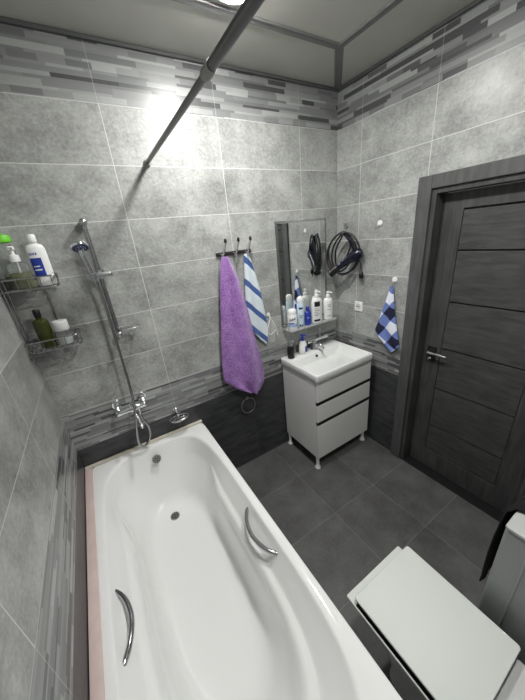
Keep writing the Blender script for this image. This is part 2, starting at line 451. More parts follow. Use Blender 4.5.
# ---------------------------------------------------------------- bathtub
BZ = .612
def sup(x0, x1, y0, y1, n, z, N=224, xmod=None):
    cx, cy, a, b = (x0+x1)/2, (y0+y1)/2, (x1-x0)/2, (y1-y0)/2
    out = []
    for k in range(N):
        t = 2 * PI * k / N; c, s = math.cos(t), math.sin(t)
        q = (abs(c) ** n + abs(s) ** n) ** (-1.0 / n)
        x, y = cx + a * q * c, cy + b * q * s
        if xmod: x = xmod(x, y, cx)
        out.append((x, y, z))
    return out
def sstep(a, b, v):
    t = max(0, min(1, (v - a) / (b - a))); return t * t * (3 - 2 * t)
def pinch(amt):
    def fn(x, y, cx):
        k = sstep(-.28, -.60, y) * (1 - sstep(-1.35, -1.62, y) * .25)
        return x - math.copysign(amt * k * min(1, abs(x - cx) / .2), x - cx)
    return fn
tub = thing('bathtub', 'white acrylic bathtub standing along the left wall', 'bathtub', (.41, -.86, 0))
bx0, bx1, by0, by1 = .030, .780, -1.70, -.012
rings = [
    sup(bx0 + .004, bx1 - .004, by0 + .004, by1 - .002, 60, .565),
    sup(bx0 + .002, bx1 - .002, by0 + .002, by1 - .001, 60, .570),
    sup(bx0, bx1, by0, by1, 60, .600),
    sup(bx0 + .004, bx1 - .004, by0 + .004, by1 - .003, 50, .610),
    sup(bx0 + .012, bx1 - .012, by0 + .012, by1 - .010, 40, BZ),
    sup(.072, .738, -1.655, -.058, 5.0, BZ + .0005),
    sup(.075, .735, -1.652, -.061, 4.8, BZ - .0015),
    sup(.079, .731, -1.646, -.065, 4.6, BZ - .007),
    sup(0.0814, 0.7286, -1.636, -0.0678, 4.55, 0.594, xmod=pinch(0.002)),
    sup(0.0878, 0.7222, -1.6, -0.075, 4.43, 0.565, xmod=pinch(0.016)),
    sup(0.0966, 0.7134, -1.56, -0.085, 4.26, 0.525, xmod=pinch(0.029)),
    sup(0.0992, 0.7108, -1.545, -0.088, 4.21, 0.513, xmod=pinch(0.034)),
    sup(0.0999, 0.7101, -1.538, -0.0887, 4.2, 0.51, xmod=pinch(0.037)),
    sup(0.1003, 0.7097, -1.52, -0.0892, 4.19, 0.508, xmod=pinch(0.05)),
    sup(0.1014, 0.7086, -1.508, -0.0905, 4.17, 0.503, xmod=pinch(0.058)),
    sup(0.1034, 0.7066, -1.498, -0.0927, 4.13, 0.494, xmod=pinch(0.063)),
    sup(0.1076, 0.7024, -1.488, -0.0975, 4.05, 0.475, xmod=pinch(0.064)),
    sup(.122, .690, -1.465, -.108, 3.8, .44, xmod=pinch(.052)),
    sup(.140, .672, -1.435, -.119, 3.6, .40, xmod=pinch(.034)),
    sup(.160, .653, -1.405, -.132, 3.4, .36, xmod=pinch(.018)),
    sup(.178, .634, -1.370, -.149, 3.2, .315, xmod=pinch(.007)),
    sup(.190, .621, -1.340, -.165, 3.1, .275),
    sup(.199, .611, -1.315, -.180, 3.05, .250),
    sup(.211, .599, -1.285, -.198, 3.0, .233),
    sup(.226, .584, -1.250, -.220, 2.95, .223),
    sup(.240, .570, -1.20, -.245, 2.9, .218),
    sup(.275, .535, -1.12, -.285, 2.8, .215),
    sup(.340, .470, -.90, -.42, 2.4, .211),
]
tb_ = loft(B(), rings, cap0=False, cap1=True)
sh = obj('tub_shell', tb_, M['acrylic'], tub, smooth=True, auto=65)
pn = B(); box(pn, .752, .768, -1.688, -.02, .03, .570); box(pn, .045, .752, -1.69, -1.674, .03, .570); obj('side_panel', pn, M['acrylic'], tub, bevel=.003)
def grab(xs, y_a, y_b, z, label):
    sgn = 1 if xs < .4 else -1
    h = obj('grab_bar', tube(B(), curve_pts([(xs, y_a, z), (xs + sgn*.026, y_a - .006, z + .006), (xs + sgn*.058, y_a - .06, z + .010), (xs + sgn*.072, (y_a+y_b)/2, z + .012),
            (xs + sgn*.058, y_b + .06, z + .010), (xs + sgn*.026, y_b + .006, z + .006), (xs, y_b, z)], 8), .0100, 14), M['grab'], tub, smooth=True)
    h['label'] = label
    for yy in (y_a, y_b):
        b = B(); cyl(b, (xs - sgn*.012, yy, z - .003), (xs + sgn*.006, yy, z + .001), .014, .012); obj('bar_mount', b, M['chrome_dull'], h, smooth=True)
grab(.062, -.824, -1.092, .568, 'chrome grab bar on the wall side')
grab(.736, -.824, -1.092, .568, 'chrome grab bar on the open side')
def strainer(c, n, r, name, parent):
    n = Vector(n).normalized(); x, y = frame_for(n); c = Vector(c)
    b = B(); cyl(b, c - n*.006, c + n*.004, r, r*.92, 28); s = obj(name, b, M['gunmetal'], parent, smooth=True)
    b = B()
    for a in range(8):
        p = c + (x * math.cos(a*PI/4) + y * math.sin(a*PI/4)) * r*.6 + n*.0045; cyl(b, p - n*.001, p + n*.0006, r*.13, None, 8)
    for a in range(4):
        p = c + (x * math.cos(a*PI/2+.4) + y * math.sin(a*PI/2+.4)) * r*.25 + n*.0045; cyl(b, p - n*.001, p + n*.0006, r*.13, None, 8)
    obj('strainer_holes', b, M['gap'], s)
strainer((.402, -.118, .545), (0, -.95, .25), .030, 'overflow_grille', tub)
strainer((.400, -.318, .2150), (0, 0, 1), .031, 'drain_grille', tub)
# sealing strips
s1 = B(); slab(s1, .002, .042, -1.70, -.03, .6135, .623, .004, .003); o = obj('sealing_strip', s1, M['pink'], smooth=True)
tag(o, 'pink sealing strip between bathtub rim and left wall', 'sealing strip')
s2 = B(); slab(s2, .002, .775, -.026, -.001, .6135, .627, .004, .003); o = obj('sealing_strip', s2, M['cream'], smooth=True)
tag(o, 'cream sealing strip between bathtub rim and mixer wall', 'sealing strip')

# ---------------------------------------------------------------- curtain rod
t = thing('curtain_rod', 'grey telescopic shower curtain rod running from the mixer wall overhead', 'curtain rod', (.772, 0, 2.27))
obj('rod_tube', tube(B(), [(.783, -.006, 2.273), (.764, -.96, 2.271)], .0105, 20), M['rod'], t, smooth=True)
obj('rod_sleeve', tube(B(), [(.7645, -.93, 2.271), (.735, YF + .006, 2.268)], .0135, 20), M['rod'], t, smooth=True)
obj('collar', tube(B(), [(.765, -.905, 2.271), (.7643, -.955, 2.271)], .0158, 20), M['rod_trim'], t, smooth=True)
for y_, d_ in ((-.0005, -1), (YF + .0005, 1)):
    x_ = .783 if d_ < 0 else .735
    obj('end_cap', cyl(B(), (x_, y_, 2.271), (x_, y_ + d_ * .022, 2.271), .019, .014), M['rod_trim'], t, smooth=True)

# ---------------------------------------------------------------- bath mixer + hose
t = thing('bath_mixer', 'chrome wall mixer tap above the far end of the bathtub', 'mixer tap', (.35, 0, .95))
b = B(); tube(b, [(.262, -.072, .945), (.268, -.072, .945), (.275, -.072, .945), (.340, -.072, .947), (.352, -.072, .948), (.372, -.072, .949), (.384, -.072, .949), (.425, -.072, .951), (.436, -.072, .951), (.442, -.072, .951)],
     [.014, .021, .021, .019, .027, .027, .019, .019, .021, .014], 20)
mb = obj('mixer_body', b, M['chrome'], t, smooth=True, auto=60)
for x_, z_ in ((.280, .972), (.430, .977)):
    b = B(); cyl(b, (x_, -.0005, z_), (x_, -.012, z_), .032, .026); cyl(b, (x_, -.01, z_), (x_, -.045, z_ - .010), .013); cyl(b, (x_, -.04, z_ - .006), (x_, -.072, z_ - .030), .016, .014)
    obj('wall_union', b, M['chrome'], t, smooth=True)
b = B(); tube(b, curve_pts([(.362, -.075, .965), (.362, -.085, .985), (.358, -.11, 1.005), (.356, -.155, 1.012)], 6), [.016] * 7 + [.010] * 6 + [.007] * 6, 14)
obj('lever', b, M['chrome'], t, smooth=True)
b = B(); tube(b, curve_pts([(.362, -.072, .935), (.366, -.085, .905), (.372, -.12, .882), (.376, -.165, .868), (.377, -.182, .852)], 6), .0115, 14)
obj('spout', b, M['chrome'], t, smooth=True)
b = B(); cyl(b, (.392, -.074, .935), (.390, -.074, .895), .011, .010); obj('hose_outlet', b, M['chrome'], t, smooth=True)

# shower set
t = thing('shower_rail', 'chrome shower rail with sliding holder on the wall above the mixer', 'shower rail', (.408, 0, 1.7))
obj('rail', cyl(B(), (.404, -.045, 2.012), (.412, -.045, 1.405), .0115), M['wire'], t, smooth=True)
for z_, nm in ((2.005, 'upper'), (1.418, 'lower')):
    b = B(); cyl(b, (.405 if nm == 'upper' else .411, -.0005, z_), (.405 if nm == 'upper' else .411, -.05, z_), .017, .016)
    sphere(b, (.405 if nm == 'upper' else .411, -.052, z_), .019)
    obj('wall_bracket', b, M['chrome_dull'], t, smooth=True)
b = B(); slab(b, .340, .465, -.088, -.056, 1.740, 1.766, .010, .005); cyl(b, (.410, -.045, 1.732), (.410, -.045, 1.775), .018)
cyl(b, (.378, -.088, 1.735), (.375, -.092, 1.768), .017, .019); cyl(b, (.44, -.045, 1.77), (.44, -.060, 1.772), .012)
obj('slider', b, M['chrome_dull'], t, smooth=True)
b = B(); pts = curve_pts([(.425, -.03, 1.452), (.425, -.10, 1.452), (.46, -.112, 1.452), (.515, -.105, 1.452), (.525, -.06, 1.452), (.51, -.03, 1.452), (.46, -.024, 1.452)], 6, True)
tube(b, pts, .0035, 8, True)
for k in range(5): tube(b, [(.44 + k*.018, -.028, 1.449), (.44 + k*.018, -.108, 1.449)], .0018, 6)
cyl(b, (.412, -.045, 1.452), (.430, -.05, 1.452), .008)
obj('soap_rack', b, M['chrome_dull'], t, smooth=True)
t = thing('hand_shower', 'chrome hand shower with bluish face resting in the rail holder', 'hand shower', (.37, -.1, 1.76))
b = B(); tube(b, curve_pts([(.381, -.085, 1.725), (.374, -.093, 1.765), (.366, -.108, 1.82), (.360, -.122, 1.868), (.358, -.130, 1.885)], 6), [.0115]*6 + [.014]*6 + [.014]*6 + [.012]*7, 16)
obj('handle', b, M['chrome'], t, smooth=True)
nrm = Vector((.05, -.45, -.89)).normalized(); hc = Vector((.358, -.135, 1.893))
b = B(); tube(b, [hc - nrm*.022, hc - nrm*.016, hc - nrm*.002, hc + nrm*.006], [.014, .034, .041, .039], 28); obj('shower_head', b, M['chrome'], t, smooth=True)
b = B(); cyl(b, hc + nrm*.0055, hc + nrm*.009, .035, .033, 28); fc = obj('spray_face', b, M['face_blue'], t, smooth=True)
b = B(); x, y = frame_for(nrm)
for q, rr_ in ((6, .010), (12, .021)):
    for a in range(q):
        p = hc + (x * math.cos(a*2*PI/q) + y * math.sin(a*2*PI/q)) * rr_ + nrm*.009; cyl(b, p, p + nrm*.0012, .0018, None, 6)
obj('nozzles', b, M['white_plastic'], fc)
b = B(); hp_ = curve_pts([(.383, -.083, 1.722), (.387, -.078, 1.66), (.386, -.080, 1.45), (.382, -.098, 1.14), (.372, -.105, .98), (.352, -.105, .86), (.335, -.095, .75), (.333, -.085, .69), (.350, -.078, .655),
                          (.385, -.075, .668), (.412, -.075, .73), (.412, -.075, .80), (.396, -.075, .85), (.390, -.074, .892)], 12)
tube(b, hp_, .0075, 10)
o = obj('shower_hose', b, M['wire'], smooth=True); tag(o, 'metal shower hose hanging from the hand shower and looping to the mixer', 'shower hose')

# wall soap dish
t = thing('soap_dish', 'small oval chrome wire soap dish on the dark tiles above the bathtub', 'soap dish', (.618, 0, .74))
b = B(); cyl(b, (.614, -.0005, .795), (.614, -.010, .795), .020, .018); sphere(b, (.614, -.014, .795), .014); obj('wall_mount', b, M['chrome'], t, smooth=True)
b = B(); tube(b, curve_pts([(.614, -.014, .79), (.614, -.03, .77), (.616, -.035, .745)], 5), .005, 10)
def oval(cx, cy, rx, ry, z, n=36): return [(cx + rx*math.cos(2*PI*k/n), cy + ry*math.sin(2*PI*k/n), z) for k in range(n)]
tube(b, oval(.618, -.048, .064, .038, .742), .0052, 8, True); tube(b, oval(.618, -.048, .050, .028, .728), .0028, 8, True)
for k in range(7):
    x_ = .618 + (k - 3) * .0145; hy = .028 * math.sqrt(max(0, 1 - ((k-3)*.0145/.05)**2)); tube(b, [(x_, -.048 - hy, .729), (x_, -.048 + hy, .729)], .0042, 6)
obj('wire_dish', b, M['chrome'], t, smooth=True)

# ---------------------------------------------------------------- corner caddy
t = thing('corner_caddy', 'two-tier chrome wire corner shelf above the bathtub', 'shower caddy', (.12, -.065, 1.44))
def basket(z0, x0, x1, y0, y1, hgt):
    b = B()
    def loop(z, r=.0032, g=0): tube(b, [(x, y, z) for x, y in rr(x0-g, x1+g, y0-g, y1, .022, 4)], r, 8, True)
    loop(z0); loop(z0 + hgt, .0036, .004)
    n = 9
    for k in range(n):
        x_ = x0 + .018 + (x1 - x0 - .036) * k / (n - 1)
        tube(b, [(x_, y1 - .002, z0 + hgt), (x_, y1 - .002, z0), (x_, y0 + .001, z0), (x_, y0 - .003, z0 + hgt)] if k in (0, 2, 4, 6, 8) else [(x_, y1, z0), (x_, y0, z0)], .0018, 6)
    for k in range(3):
        y_ = y0 + .03 + (y1 - y0 - .06) * k / 2
        tube(b, [(x1 + .003, y_, z0 + hgt), (x1, y_, z0), (x0, y_, z0), (x0 - .003, y_, z0 + hgt)], .0018, 6)
    return b
obj('upper_basket', basket(1.735, .012, .222, -.135, -.008, .050), M['wire'], t, smooth=True)
obj('lower_basket', basket(1.438, .012, .230, -.130, -.008, .052), M['wire'], t, smooth=True)
for x_, y_ in ((.155, -.006), (.008, -.10), (.008, -.02)):
    b = B(); tube(b, [(x_, y_, 1.79), (x_ - (.004 if x_ > .1 else 0), y_, 1.42)], .0040, 8); tube(b, [(x_ , y_, 1.415), (x_, y_ , 1.40)], .006, 8)
    obj('support_wire', b, M['wire'], t, smooth=True)

def bottle_body(c, prof, sx=1, sy=1, seg=28): return lathe(B(), prof, c, seg, sx, sy)
def patch(c, r, z0, z1, a0, a1, sx=1, sy=1, off=.0006): return lathe(B(), [(r + off, z0), (r + off, z1)], c, 12, sx, sy, cap=False, a0=a0, a1=a1)
AC = -2.05    # the side of a shelf bottle facing the room's camera side (angle in plan)
def rprof(r, h, n, nh): return [(r*.86, 0), (r*.97, .003), (r, .010), (r, h*.80), (r*.96, h*.86), (r*.8, h*.925), (n, h*.965), (n, nh)]
# white bottle, blue label (upper tier)
c = (.180, -.070, 1.7395)
t = thing('shampoo_bottle', 'white bottle with a blue label standing in the upper corner basket', 'bottle', c)
obj('bottle_body', bottle_body(c, rprof(.036, .195, .014, .196), 1.05, .62), M['white_plastic'], t, smooth=True)
b = B(); lathe(b, [(.017, .193), (.018, .197), (.0175, .222), (.015, .226)], c, 24); obj('cap', b, M['white_plastic'], t, smooth=True)
lb = obj('label', patch(c, .036, .045, .125, AC - .55, AC + .75, 1.05, .62), M['label_blue'], t, smooth=True)
obj('label_mark', patch(c, .036, .070, .076, AC - .3, AC + .5, 1.05, .62, .0012), M['white_plastic'], lb, smooth=True)
obj('label_mark', patch(c, .036, .086, .091, AC - .3, AC + .4, 1.05, .62, .0012), M['white_plastic'], lb, smooth=True)
for k in range(4): obj('lettering', patch(c, .036, .138, .148, AC - .42 + k*.25, AC - .28 + k*.25, 1.05, .62), M['label_blue'], t, smooth=True)
# olive liquid pump bottle
c = (.098, -.104, 1.7395)
t = thing('soap_bottle', 'clear pump bottle of olive liquid in the upper corner basket', 'bottle', c)
obj('bottle_body', bottle_body(c, rprof(.038, .120, .016, .121), 1.1, .75), M['clear'], t, smooth=True)
obj('liquid', lathe(B(), [(.034, .003), (.036, .01), (.036, .070), (.030, .072)], c, 28, 1.1, .75), M['olive'], t, smooth=True)
b = B(); lathe(b, [(.019, .118), (.020, .124), (.019, .145), (.008, .149), (.007, .165), (.013, .168), (.013, .180), (.008, .184)], c, 20)
tube(b, [(c[0], c[1], c[2]+.176), (c[0]+.012, c[1]-.028, c[2]+.174), (c[0]+.014, c[1]-.033, c[2]+.166)], .0055, 10)
obj('pump', b, M['white_plastic'], t, smooth=True)
obj('dip_tube', cyl(B(), (c[0], c[1], c[2]+.01), (c[0]+.004, c[1], c[2]+.12), .003), M['white_plastic'], t, smooth=True)
# green capped clear bottle
c = (.066, -.045, 1.7395)
t = thing('shower_gel_bottle', 'clear bottle with a bright green cap at the back of the upper basket', 'bottle', c)
obj('bottle_body', bottle_body(c, rprof(.037, .205, .024, .206), 1.0, .8), M['clear'], t, smooth=True)
obj('liquid', lathe(B(), [(.033, .003), (.0355, .01), (.0355, .055), (.03, .057)], c, 28, 1.0, .8), M['olive'], t, smooth=True)
b = B(); lathe(b, [(.031, .200), (.037, .204), (.038, .218), (.034, .230), (.018, .238), (.002, .240)], c, 28, 1.05, .8); obj('cap', b, M['green_cap'], t, smooth=True)
# lower tier
c = (.092, -.080, 1.4425)
t = thing('oil_bottle', 'dark olive bottle with a black cap in the lower corner basket', 'bottle', c)
obj('bottle_body', bottle_body(c, rprof(.033, .155, .012, .158), 1.0, .75), M['dark_olive'], t, smooth=True)
b = B(); lathe(b, [(.014, .155), (.015, .158), (.015, .190), (.012, .194)], c, 20); obj('cap', b, M['black'], t, smooth=True)
c = (.165, -.080, 1.4425)
t = thing('cosmetic_jar', 'clear jar with a white screw lid in the lower corner basket', 'jar', c)
obj('jar_body', lathe(B(), [(.027, 0), (.031, .004), (.032, .012), (.032, .065), (.029, .075)], c, 28), M['clear'], t, smooth=True)
obj('jar_content', lathe(B(), [(.027, .003), (.029, .008), (.029, .035), (.02, .037)], c, 28), M['white_plastic'], t, smooth=True)
obj('lid', lathe(B(), [(.031, .073), (.034, .077), (.034, .118), (.031, .122)], c, 28), M['white_plastic'], t, smooth=True)

# ---------------------------------------------------------------- hooks and towels on the back wall
t = thing('hook_rail', 'dark metal rail with three double hooks holding the towels', 'hook rail', (1.22, 0, 1.77))
obj('back_plate', slab(B(), 1.092, 1.352, -.012, -.001, 1.760, 1.784, .004, .002), plain('dark bronze metal', (.06, .05, .05, 1), .3, .8), t, smooth=True)
HX = (1.125, 1.218, 1.308)
for x_ in HX:
    b = B(); tube(b, curve_pts([(x_, -.010, 1.772), (x_, -.034, 1.765), (x_+.006, -.050, 1.785), (x_+.014, -.054, 1.815), (x_+.022, -.056, 1.842)], 6), [.0065]*24 + [.0055], 10)
    tube(b, curve_pts([(x_, -.010, 1.768), (x_, -.030, 1.750), (x_, -.048, 1.748), (x_, -.056, 1.764)], 6), .0045, 10)
    hk = obj('hook', b, M['chrome'], t, smooth=True)
    b = B(); sphere(b, (x_+.0235, -.056, 1.850), .0095, 1, 1, 1.7, 14); obj('hook_tip', b, M['black'], hk, smooth=True)

def cloth(rows, axis, base, fold, nf, nu=36, nv=60, phase=0.0, bulge=.02, sgn=-1):
    """rows: (z, a, b) from top to bottom, a..b the two edges; folds push off the wall."""
    b = B(); grid = []
    for j in range(nv + 1):
        t_ = j / nv * (len(rows) - 1); i = min(int(t_), len(rows) - 2); f = t_ - i
        z0 = rows[i]; z1 = rows[i+1]
        zl = z0[0] + (z1[0]-z0[0])*f; zr_ = (z0[3] if len(z0) > 3 else z0[0]); zr1 = (z1[3] if len(z1) > 3 else z1[0]); zr_ = zr_ + (zr1 - zr_)*f
        a = z0[1] + (z1[1]-z0[1])*f; c = z0[2] + (z1[2]-z0[2])*f
        v = j / nv; line = []
        for k in range(nu + 1):
            u = k / nu; p = a + (c - a) * u; z = zl + (zr_ - zl) * u
            amp = fold * min(1, .25 + 1.4 * v)
            d = base + bulge * math.sin(PI * u) * (1 - .5*v) + amp * (math.sin(nf * PI * u + phase + 1.1 * v) * .5 + .5) * math.sin(PI * min(1, max(0, u*1.0)))**.4
            q = sgn * d
            line.append(b.verts.new((p, q, z) if axis == 'x' else (q, p, z)))
        grid.append(line)
    for A, C_ in zip(grid, grid[1:]):
        for k in range(nu): b.faces.new((A[k], A[k+1], C_[k+1], C_[k]))
    return b
def cloth_obj(name, b, mat, thick, label, cat, wob=.003):
    o = obj(name, b, mat, smooth=True, auto=180)
    s = o.modifiers.new('solid', 'SOLIDIFY'); s.thickness = thick; s.offset = 0
    s = o.modifiers.new('sub', 'SUBSURF'); s.levels = 1; s.render_levels = 1
    tx = bpy.data.textures.new('cloth_wrinkle', 'CLOUDS'); tx.noise_scale = .05
    d = o.modifiers.new('disp', 'DISPLACE'); d.texture = tx; d.strength = wob; d.mid_level = .5; d.texture_coords = 'LOCAL'
    tag(o, label, cat); return o
pr = [(1.757, 1.112, 1.146), (1.70, 1.094, 1.174), (1.60, 1.074, 1.212), (1.494, 1.058, 1.234), (1.384, 1.042, 1.254), (1.223, 1.018, 1.278), (1.08, 1.000, 1.302), (.96, .988, 1.322), (.895, .990, 1.334, .850), (.83, 1.045, 1.330, .775), (.765, 1.120, 1.290, .715), (.722, 1.185, 1.250, .700)]
cloth_obj('bath_towel', cloth(pr, 'x', .046, .036, 3.2, phase=.4, bulge=.022), M['purple'], .010, 'purple terry bath towel hanging from the left hook', 'towel', .006)
sr = [(1.757, 1.292, 1.324), (1.70, 1.286, 1.342), (1.60, 1.276, 1.366), (1.50, 1.266, 1.388), (1.39, 1.258, 1.404), (1.30, 1.252, 1.416), (1.235, 1.258, 1.426, 1.175), (1.175, 1.305, 1.418, 1.090), (1.115, 1.350, 1.398, 1.064)]
cloth_obj('hand_towel', cloth(sr, 'x', .014, .024, 2.4, phase=.2, bulge=.014), M['stripe'], .006, 'white hand towel with blue stripes on the right hook', 'towel', .004)
# ring below the purple towel
t = thing('towel_ring', 'thin chrome ring on the dark tiles under the purple towel', 'towel ring', (1.17, 0, .60))
b = B(); cyl(b, (1.172, -.0005, .655), (1.172, -.018, .655), .015, .012); obj('wall_mount', b, M['chrome_dull'], t, smooth=True)
b = B(); tube(b, [(1.170 + .062*math.cos(a*2*PI/40), -.020 - .012*(1 - math.sin(a*2*PI/40))*.5, .592 + .064*math.sin(a*2*PI/40)) for a in range(40)], .003, 8, True)
obj('ring', b, M['chrome_dull'], t, smooth=True)
# clear net / bag
t = thing('clear_bag', 'small clear plastic bag on a hook between striped towel and mirror', 'bag', (1.44, 0, 1.29))
b = B(); cyl(b, (1.452, -.0005, 1.292), (1.452, -.006, 1.292), .016, .014); tube(b, curve_pts([(1.452, -.005, 1.285), (1.452, -.022, 1.272), (1.452, -.028, 1.285)], 5), .003, 8)
obj('hook', b, M['white_plastic'], t, smooth=True)
bg = [(1.268, 1.446, 1.458), (1.235, 1.434, 1.470), (1.19, 1.414, 1.490), (1.14, 1.397, 1.504), (1.10, 1.392, 1.509), (1.075, 1.404, 1.497)]
o = obj('film', cloth(bg, 'x', .014, .022, 3, 20, 24), M['filter_bag'], t, smooth=True, auto=180)
b = B(); tube(b, curve_pts([(1.453, -.026, 1.272), (1.432, -.034, 1.235), (1.410, -.038, 1.185), (1.396, -.036, 1.13)], 5), .0024, 6)
tube(b, curve_pts([(1.453, -.026, 1.272), (1.474, -.034, 1.225), (1.494, -.038, 1.17), (1.502, -.034, 1.12)], 5), .0024, 6)
tube(b, curve_pts([(1.417, -.04, 1.16), (1.43, -.046, 1.145), (1.46, -.046, 1.155), (1.487, -.04, 1.175)], 5), .0024, 6)
obj('drawstring', b, M['white_plastic'], t, smooth=True)

# ---------------------------------------------------------------- mirror, shelf, bottles
t = thing('wall_mirror', 'rectangular wall mirror with angled glass edges above the washbasin', 'mirror', (1.815, 0, 1.55))
mx0, mx1, mz0, mz1 = 1.570, 2.060, 1.160, 1.942
b = B(); box(b, mx0 + .018, mx1 - .018, -.0085, -.004, mz0 + .018, mz1 - .018); obj('mirror_plate', b, M['mirror'], t)
b = B()
o_ = [(mx0, mz0), (mx1, mz0), (mx1, mz1), (mx0, mz1)]; i2 = [(mx0+.018, mz0+.018), (mx1-.018, mz0+.018), (mx1-.018, mz1-.018), (mx0+.018, mz1-.018)]
VO = [b.verts.new((x, -.0045, z)) for x, z in o_]; VI = [b.verts.new((x, -.0085, z)) for x, z in i2]; VB = [b.verts.new((x, -.0008, z)) for x, z in o_]
for k in range(4): b.faces.new((VO[k], VO[(k+1)%4], VI[(k+1)%4], VI[k])); b.faces.new((VO[k], VO[(k+1)%4], VB[(k+1)%4], VB[k]))
obj('bevelled_edge', b, M['mirror_edge'], t)
t = thing('glass_shelf', 'narrow glass shelf under the mirror holding toiletry bottles', 'shelf', (1.82, 0, 1.14))
obj('shelf_pane', slab(B(), 1.575, 2.075, -.125, -.010, 1.138, 1.146, .012, .001), M['shelf_glass'], t, smooth=True)
for x_ in (1.585, 2.05):
    b = B(); cyl(b, (x_, -.0005, 1.142), (x_, -.018, 1.142), .013); box(b, x_ - .009, x_ + .009, -.03, -.008, 1.132, 1.152); obj('shelf_clamp', b, M['chrome'], t, smooth=True)
SZ = 1.1465
c = (1.622, -.080, SZ)
t = thing('foam_can', 'white can with blue wave print at the left end of the glass shelf', 'can', c)
obj('can_body', bottle_body(c, [(.036, 0), (.038, .004), (.038, .118), (.034, .126)]), M['white_plastic'], t, smooth=True)
obj('cap', lathe(B(), [(.034, .125), (.035, .130), (.034, .155), (.026, .164), (.002, .167)], c, 28), M['white_plastic'], t, smooth=True)
obj('label', patch(c, .038, .028, .052, AC - 1.0, AC + 1.0), M['label_pale'], t, smooth=True)
obj('label', patch(c, .038, .052, .062, AC - 1.0, AC + .2), M['label_blue'], t, smooth=True)
for k in range(5): obj('lettering', patch(c, .038, .074 + .003*k, .097 + .002*k - .006*(k % 2), AC - .75 + k*.26, AC - .57 + k*.26, off=.0010), M['label_navy'], t, smooth=True)
c = (1.706, -.080, SZ)
t = thing('spray_bottle', 'tall slim pale blue bottle second from left on the glass shelf', 'bottle', c)
obj('bottle_body', bottle_body(c, [(.026, 0), (.028, .004), (.028, .190), (.022, .202)]), M['pale_blue_plastic'], t, smooth=True)
obj('cap', lathe(B(), [(.024, .200), (.026, .204), (.025, .234), (.016, .246), (.002, .249)], c, 28), M['white_plastic'], t, smooth=True)
for z0, z1, a_, b_ in ((.150, .166, -.6, .5), (.095, .101, -.5, .5), (.08, .085, -.5, .3), (.010, .026, -.6, -.1), (.010, .026, .1, .5)):
    obj('lettering', patch(c, .028, z0, z1, AC + a_, AC + b_), M['label_navy'] if z0 > .09 else M['label_black'], t, smooth=True)
c = (1.781, -.080, SZ)
t = thing('lotion_bottle', 'short blue bottle in the middle of the glass shelf', 'bottle', c)
obj('bottle_body', bottle_body(c, rprof(.030, .122, .014, .124), 1.0, .7), M['blue_plastic'], t, smooth=True)
obj('cap', lathe(B(), [(.017, .122), (.018, .126), (.017, .148), (.013, .151)], c, 20), M['blue_plastic'], t, smooth=True)
obj('label_mark', patch(c, .030, .06, .068, AC - .3, AC + .4, 1, .7), M['label_pale'], t, smooth=True)
def pump_bottle(c, r, h, sy, label, top, name='pump_bottle'):
    t = thing(name, label, 'bottle', c)
    obj('bottle_body', bottle_body(c, rprof(r, h, .016, h), 1.0, sy), M['white_plastic'], t, smooth=True)
    b = B(); lathe(b, [(.017, h - .002), (.018, h + .004), (.016, h + .018), (.006, h + .022), (.006, top - .014), (.013, top - .012), (.013, top - .002), (.006, top)], c, 20)
    tube(b, [(c[0], c[1], c[2] + top - .006), (c[0] + .012, c[1] - .024, c[2] + top - .007), (c[0] + .014, c[1] - .030, c[2] + top - .014)], .0055, 10)
    obj('pump', b, M['white_plastic'], t, smooth=True)
    return t
c = (1.878, -.080, SZ)
t = pump_bottle(c, .052, .215, .58, 'large white pump bottle with a black label on the glass shelf', .262)
obj('label', patch(c, .052, .138, .180, AC - .42, AC + .62, 1, .58), M['label_black'], t, smooth=True)
for k, (z0, wd) in enumerate(((.118, .55), (.104, .75), (.090, .45), (.076, .70), (.062, .60))):
    obj('lettering', patch(c, .052, z0, z0 + .006, AC - .45, AC - .45 + 1.35*wd, 1, .58), M['label_grey'], t, smooth=True)
obj('lettering', patch(c, .052, .014, .032, AC - .5, AC + .7, 1, .58), M['label_black'], t, smooth=True)
c = (2.003, -.080, SZ)
t = pump_bottle(c, .043, .190, .75, 'smaller plain white pump bottle at the right end of the glass shelf', .235)
for z0, a_, b_ in ((.125, -.2, .5), (.112, -.2, .6), (.085, -.3, .6), (.030, -.3, .6)):
    obj('lettering', patch(c, .043, z0, z0 + .006, AC + a_, AC + b_, 1, .75), M['label_grey'], t, smooth=True)

# ---------------------------------------------------------------- vanity
VX0, VX1, VY = 1.534, 2.138, -.445
t = thing('vanity_cabinet', 'white vanity cabinet on short legs under the washbasin in the corner', 'cabinet', (1.86, -.21, 0))
b = B(); a_, c_v = VX0 + .006, VX1 - .004
box(b, a_, a_ + .016, -.422, -.012, .120, .828); box(b, c_v - .016, c_v, -.422, -.012, .120, .828); box(b, a_ + .016, c_v - .016, -.020, -.012, .120, .828); box(b, a_ + .016, c_v - .016, -.422, -.020, .120, .136); obj('body', b, M['cabinet'], t, bevel=.002)
obj('shadow_gap', box(B(), VX0 + .012, VX1 - .010, -.4255, -.422, .132, .81), M['gap'], t)
f0, f1 = -.443, -.426
obj('top_panel', box(B(), VX0 + .006, VX1 - .004, f0, f1, .664, .828), M['cabinet_front'], t, bevel=.0025)
obj('drawer_front', box(B(), VX0 + .006, VX1 - .004, f0, f1, .481, .635), M['cabinet_front'], t, bevel=.0025)
xm = 1.838
obj('door', box(B(), VX0 + .006, xm - .001, f0, f1, .120, .450), M['cabinet_front'], t, bevel=.0025)
obj('door', box(B(), xm + .001, VX1 - .004, f0, f1, .120, .450), M['cabinet_front'], t, bevel=.0025)
for za, zb in ((.633, .665), (.448, .482)):
    obj('recess_profile', box(B(), VX0 + .008, VX1 - .006, f0 + .002, -.422, za, zb), M['gap'], t)
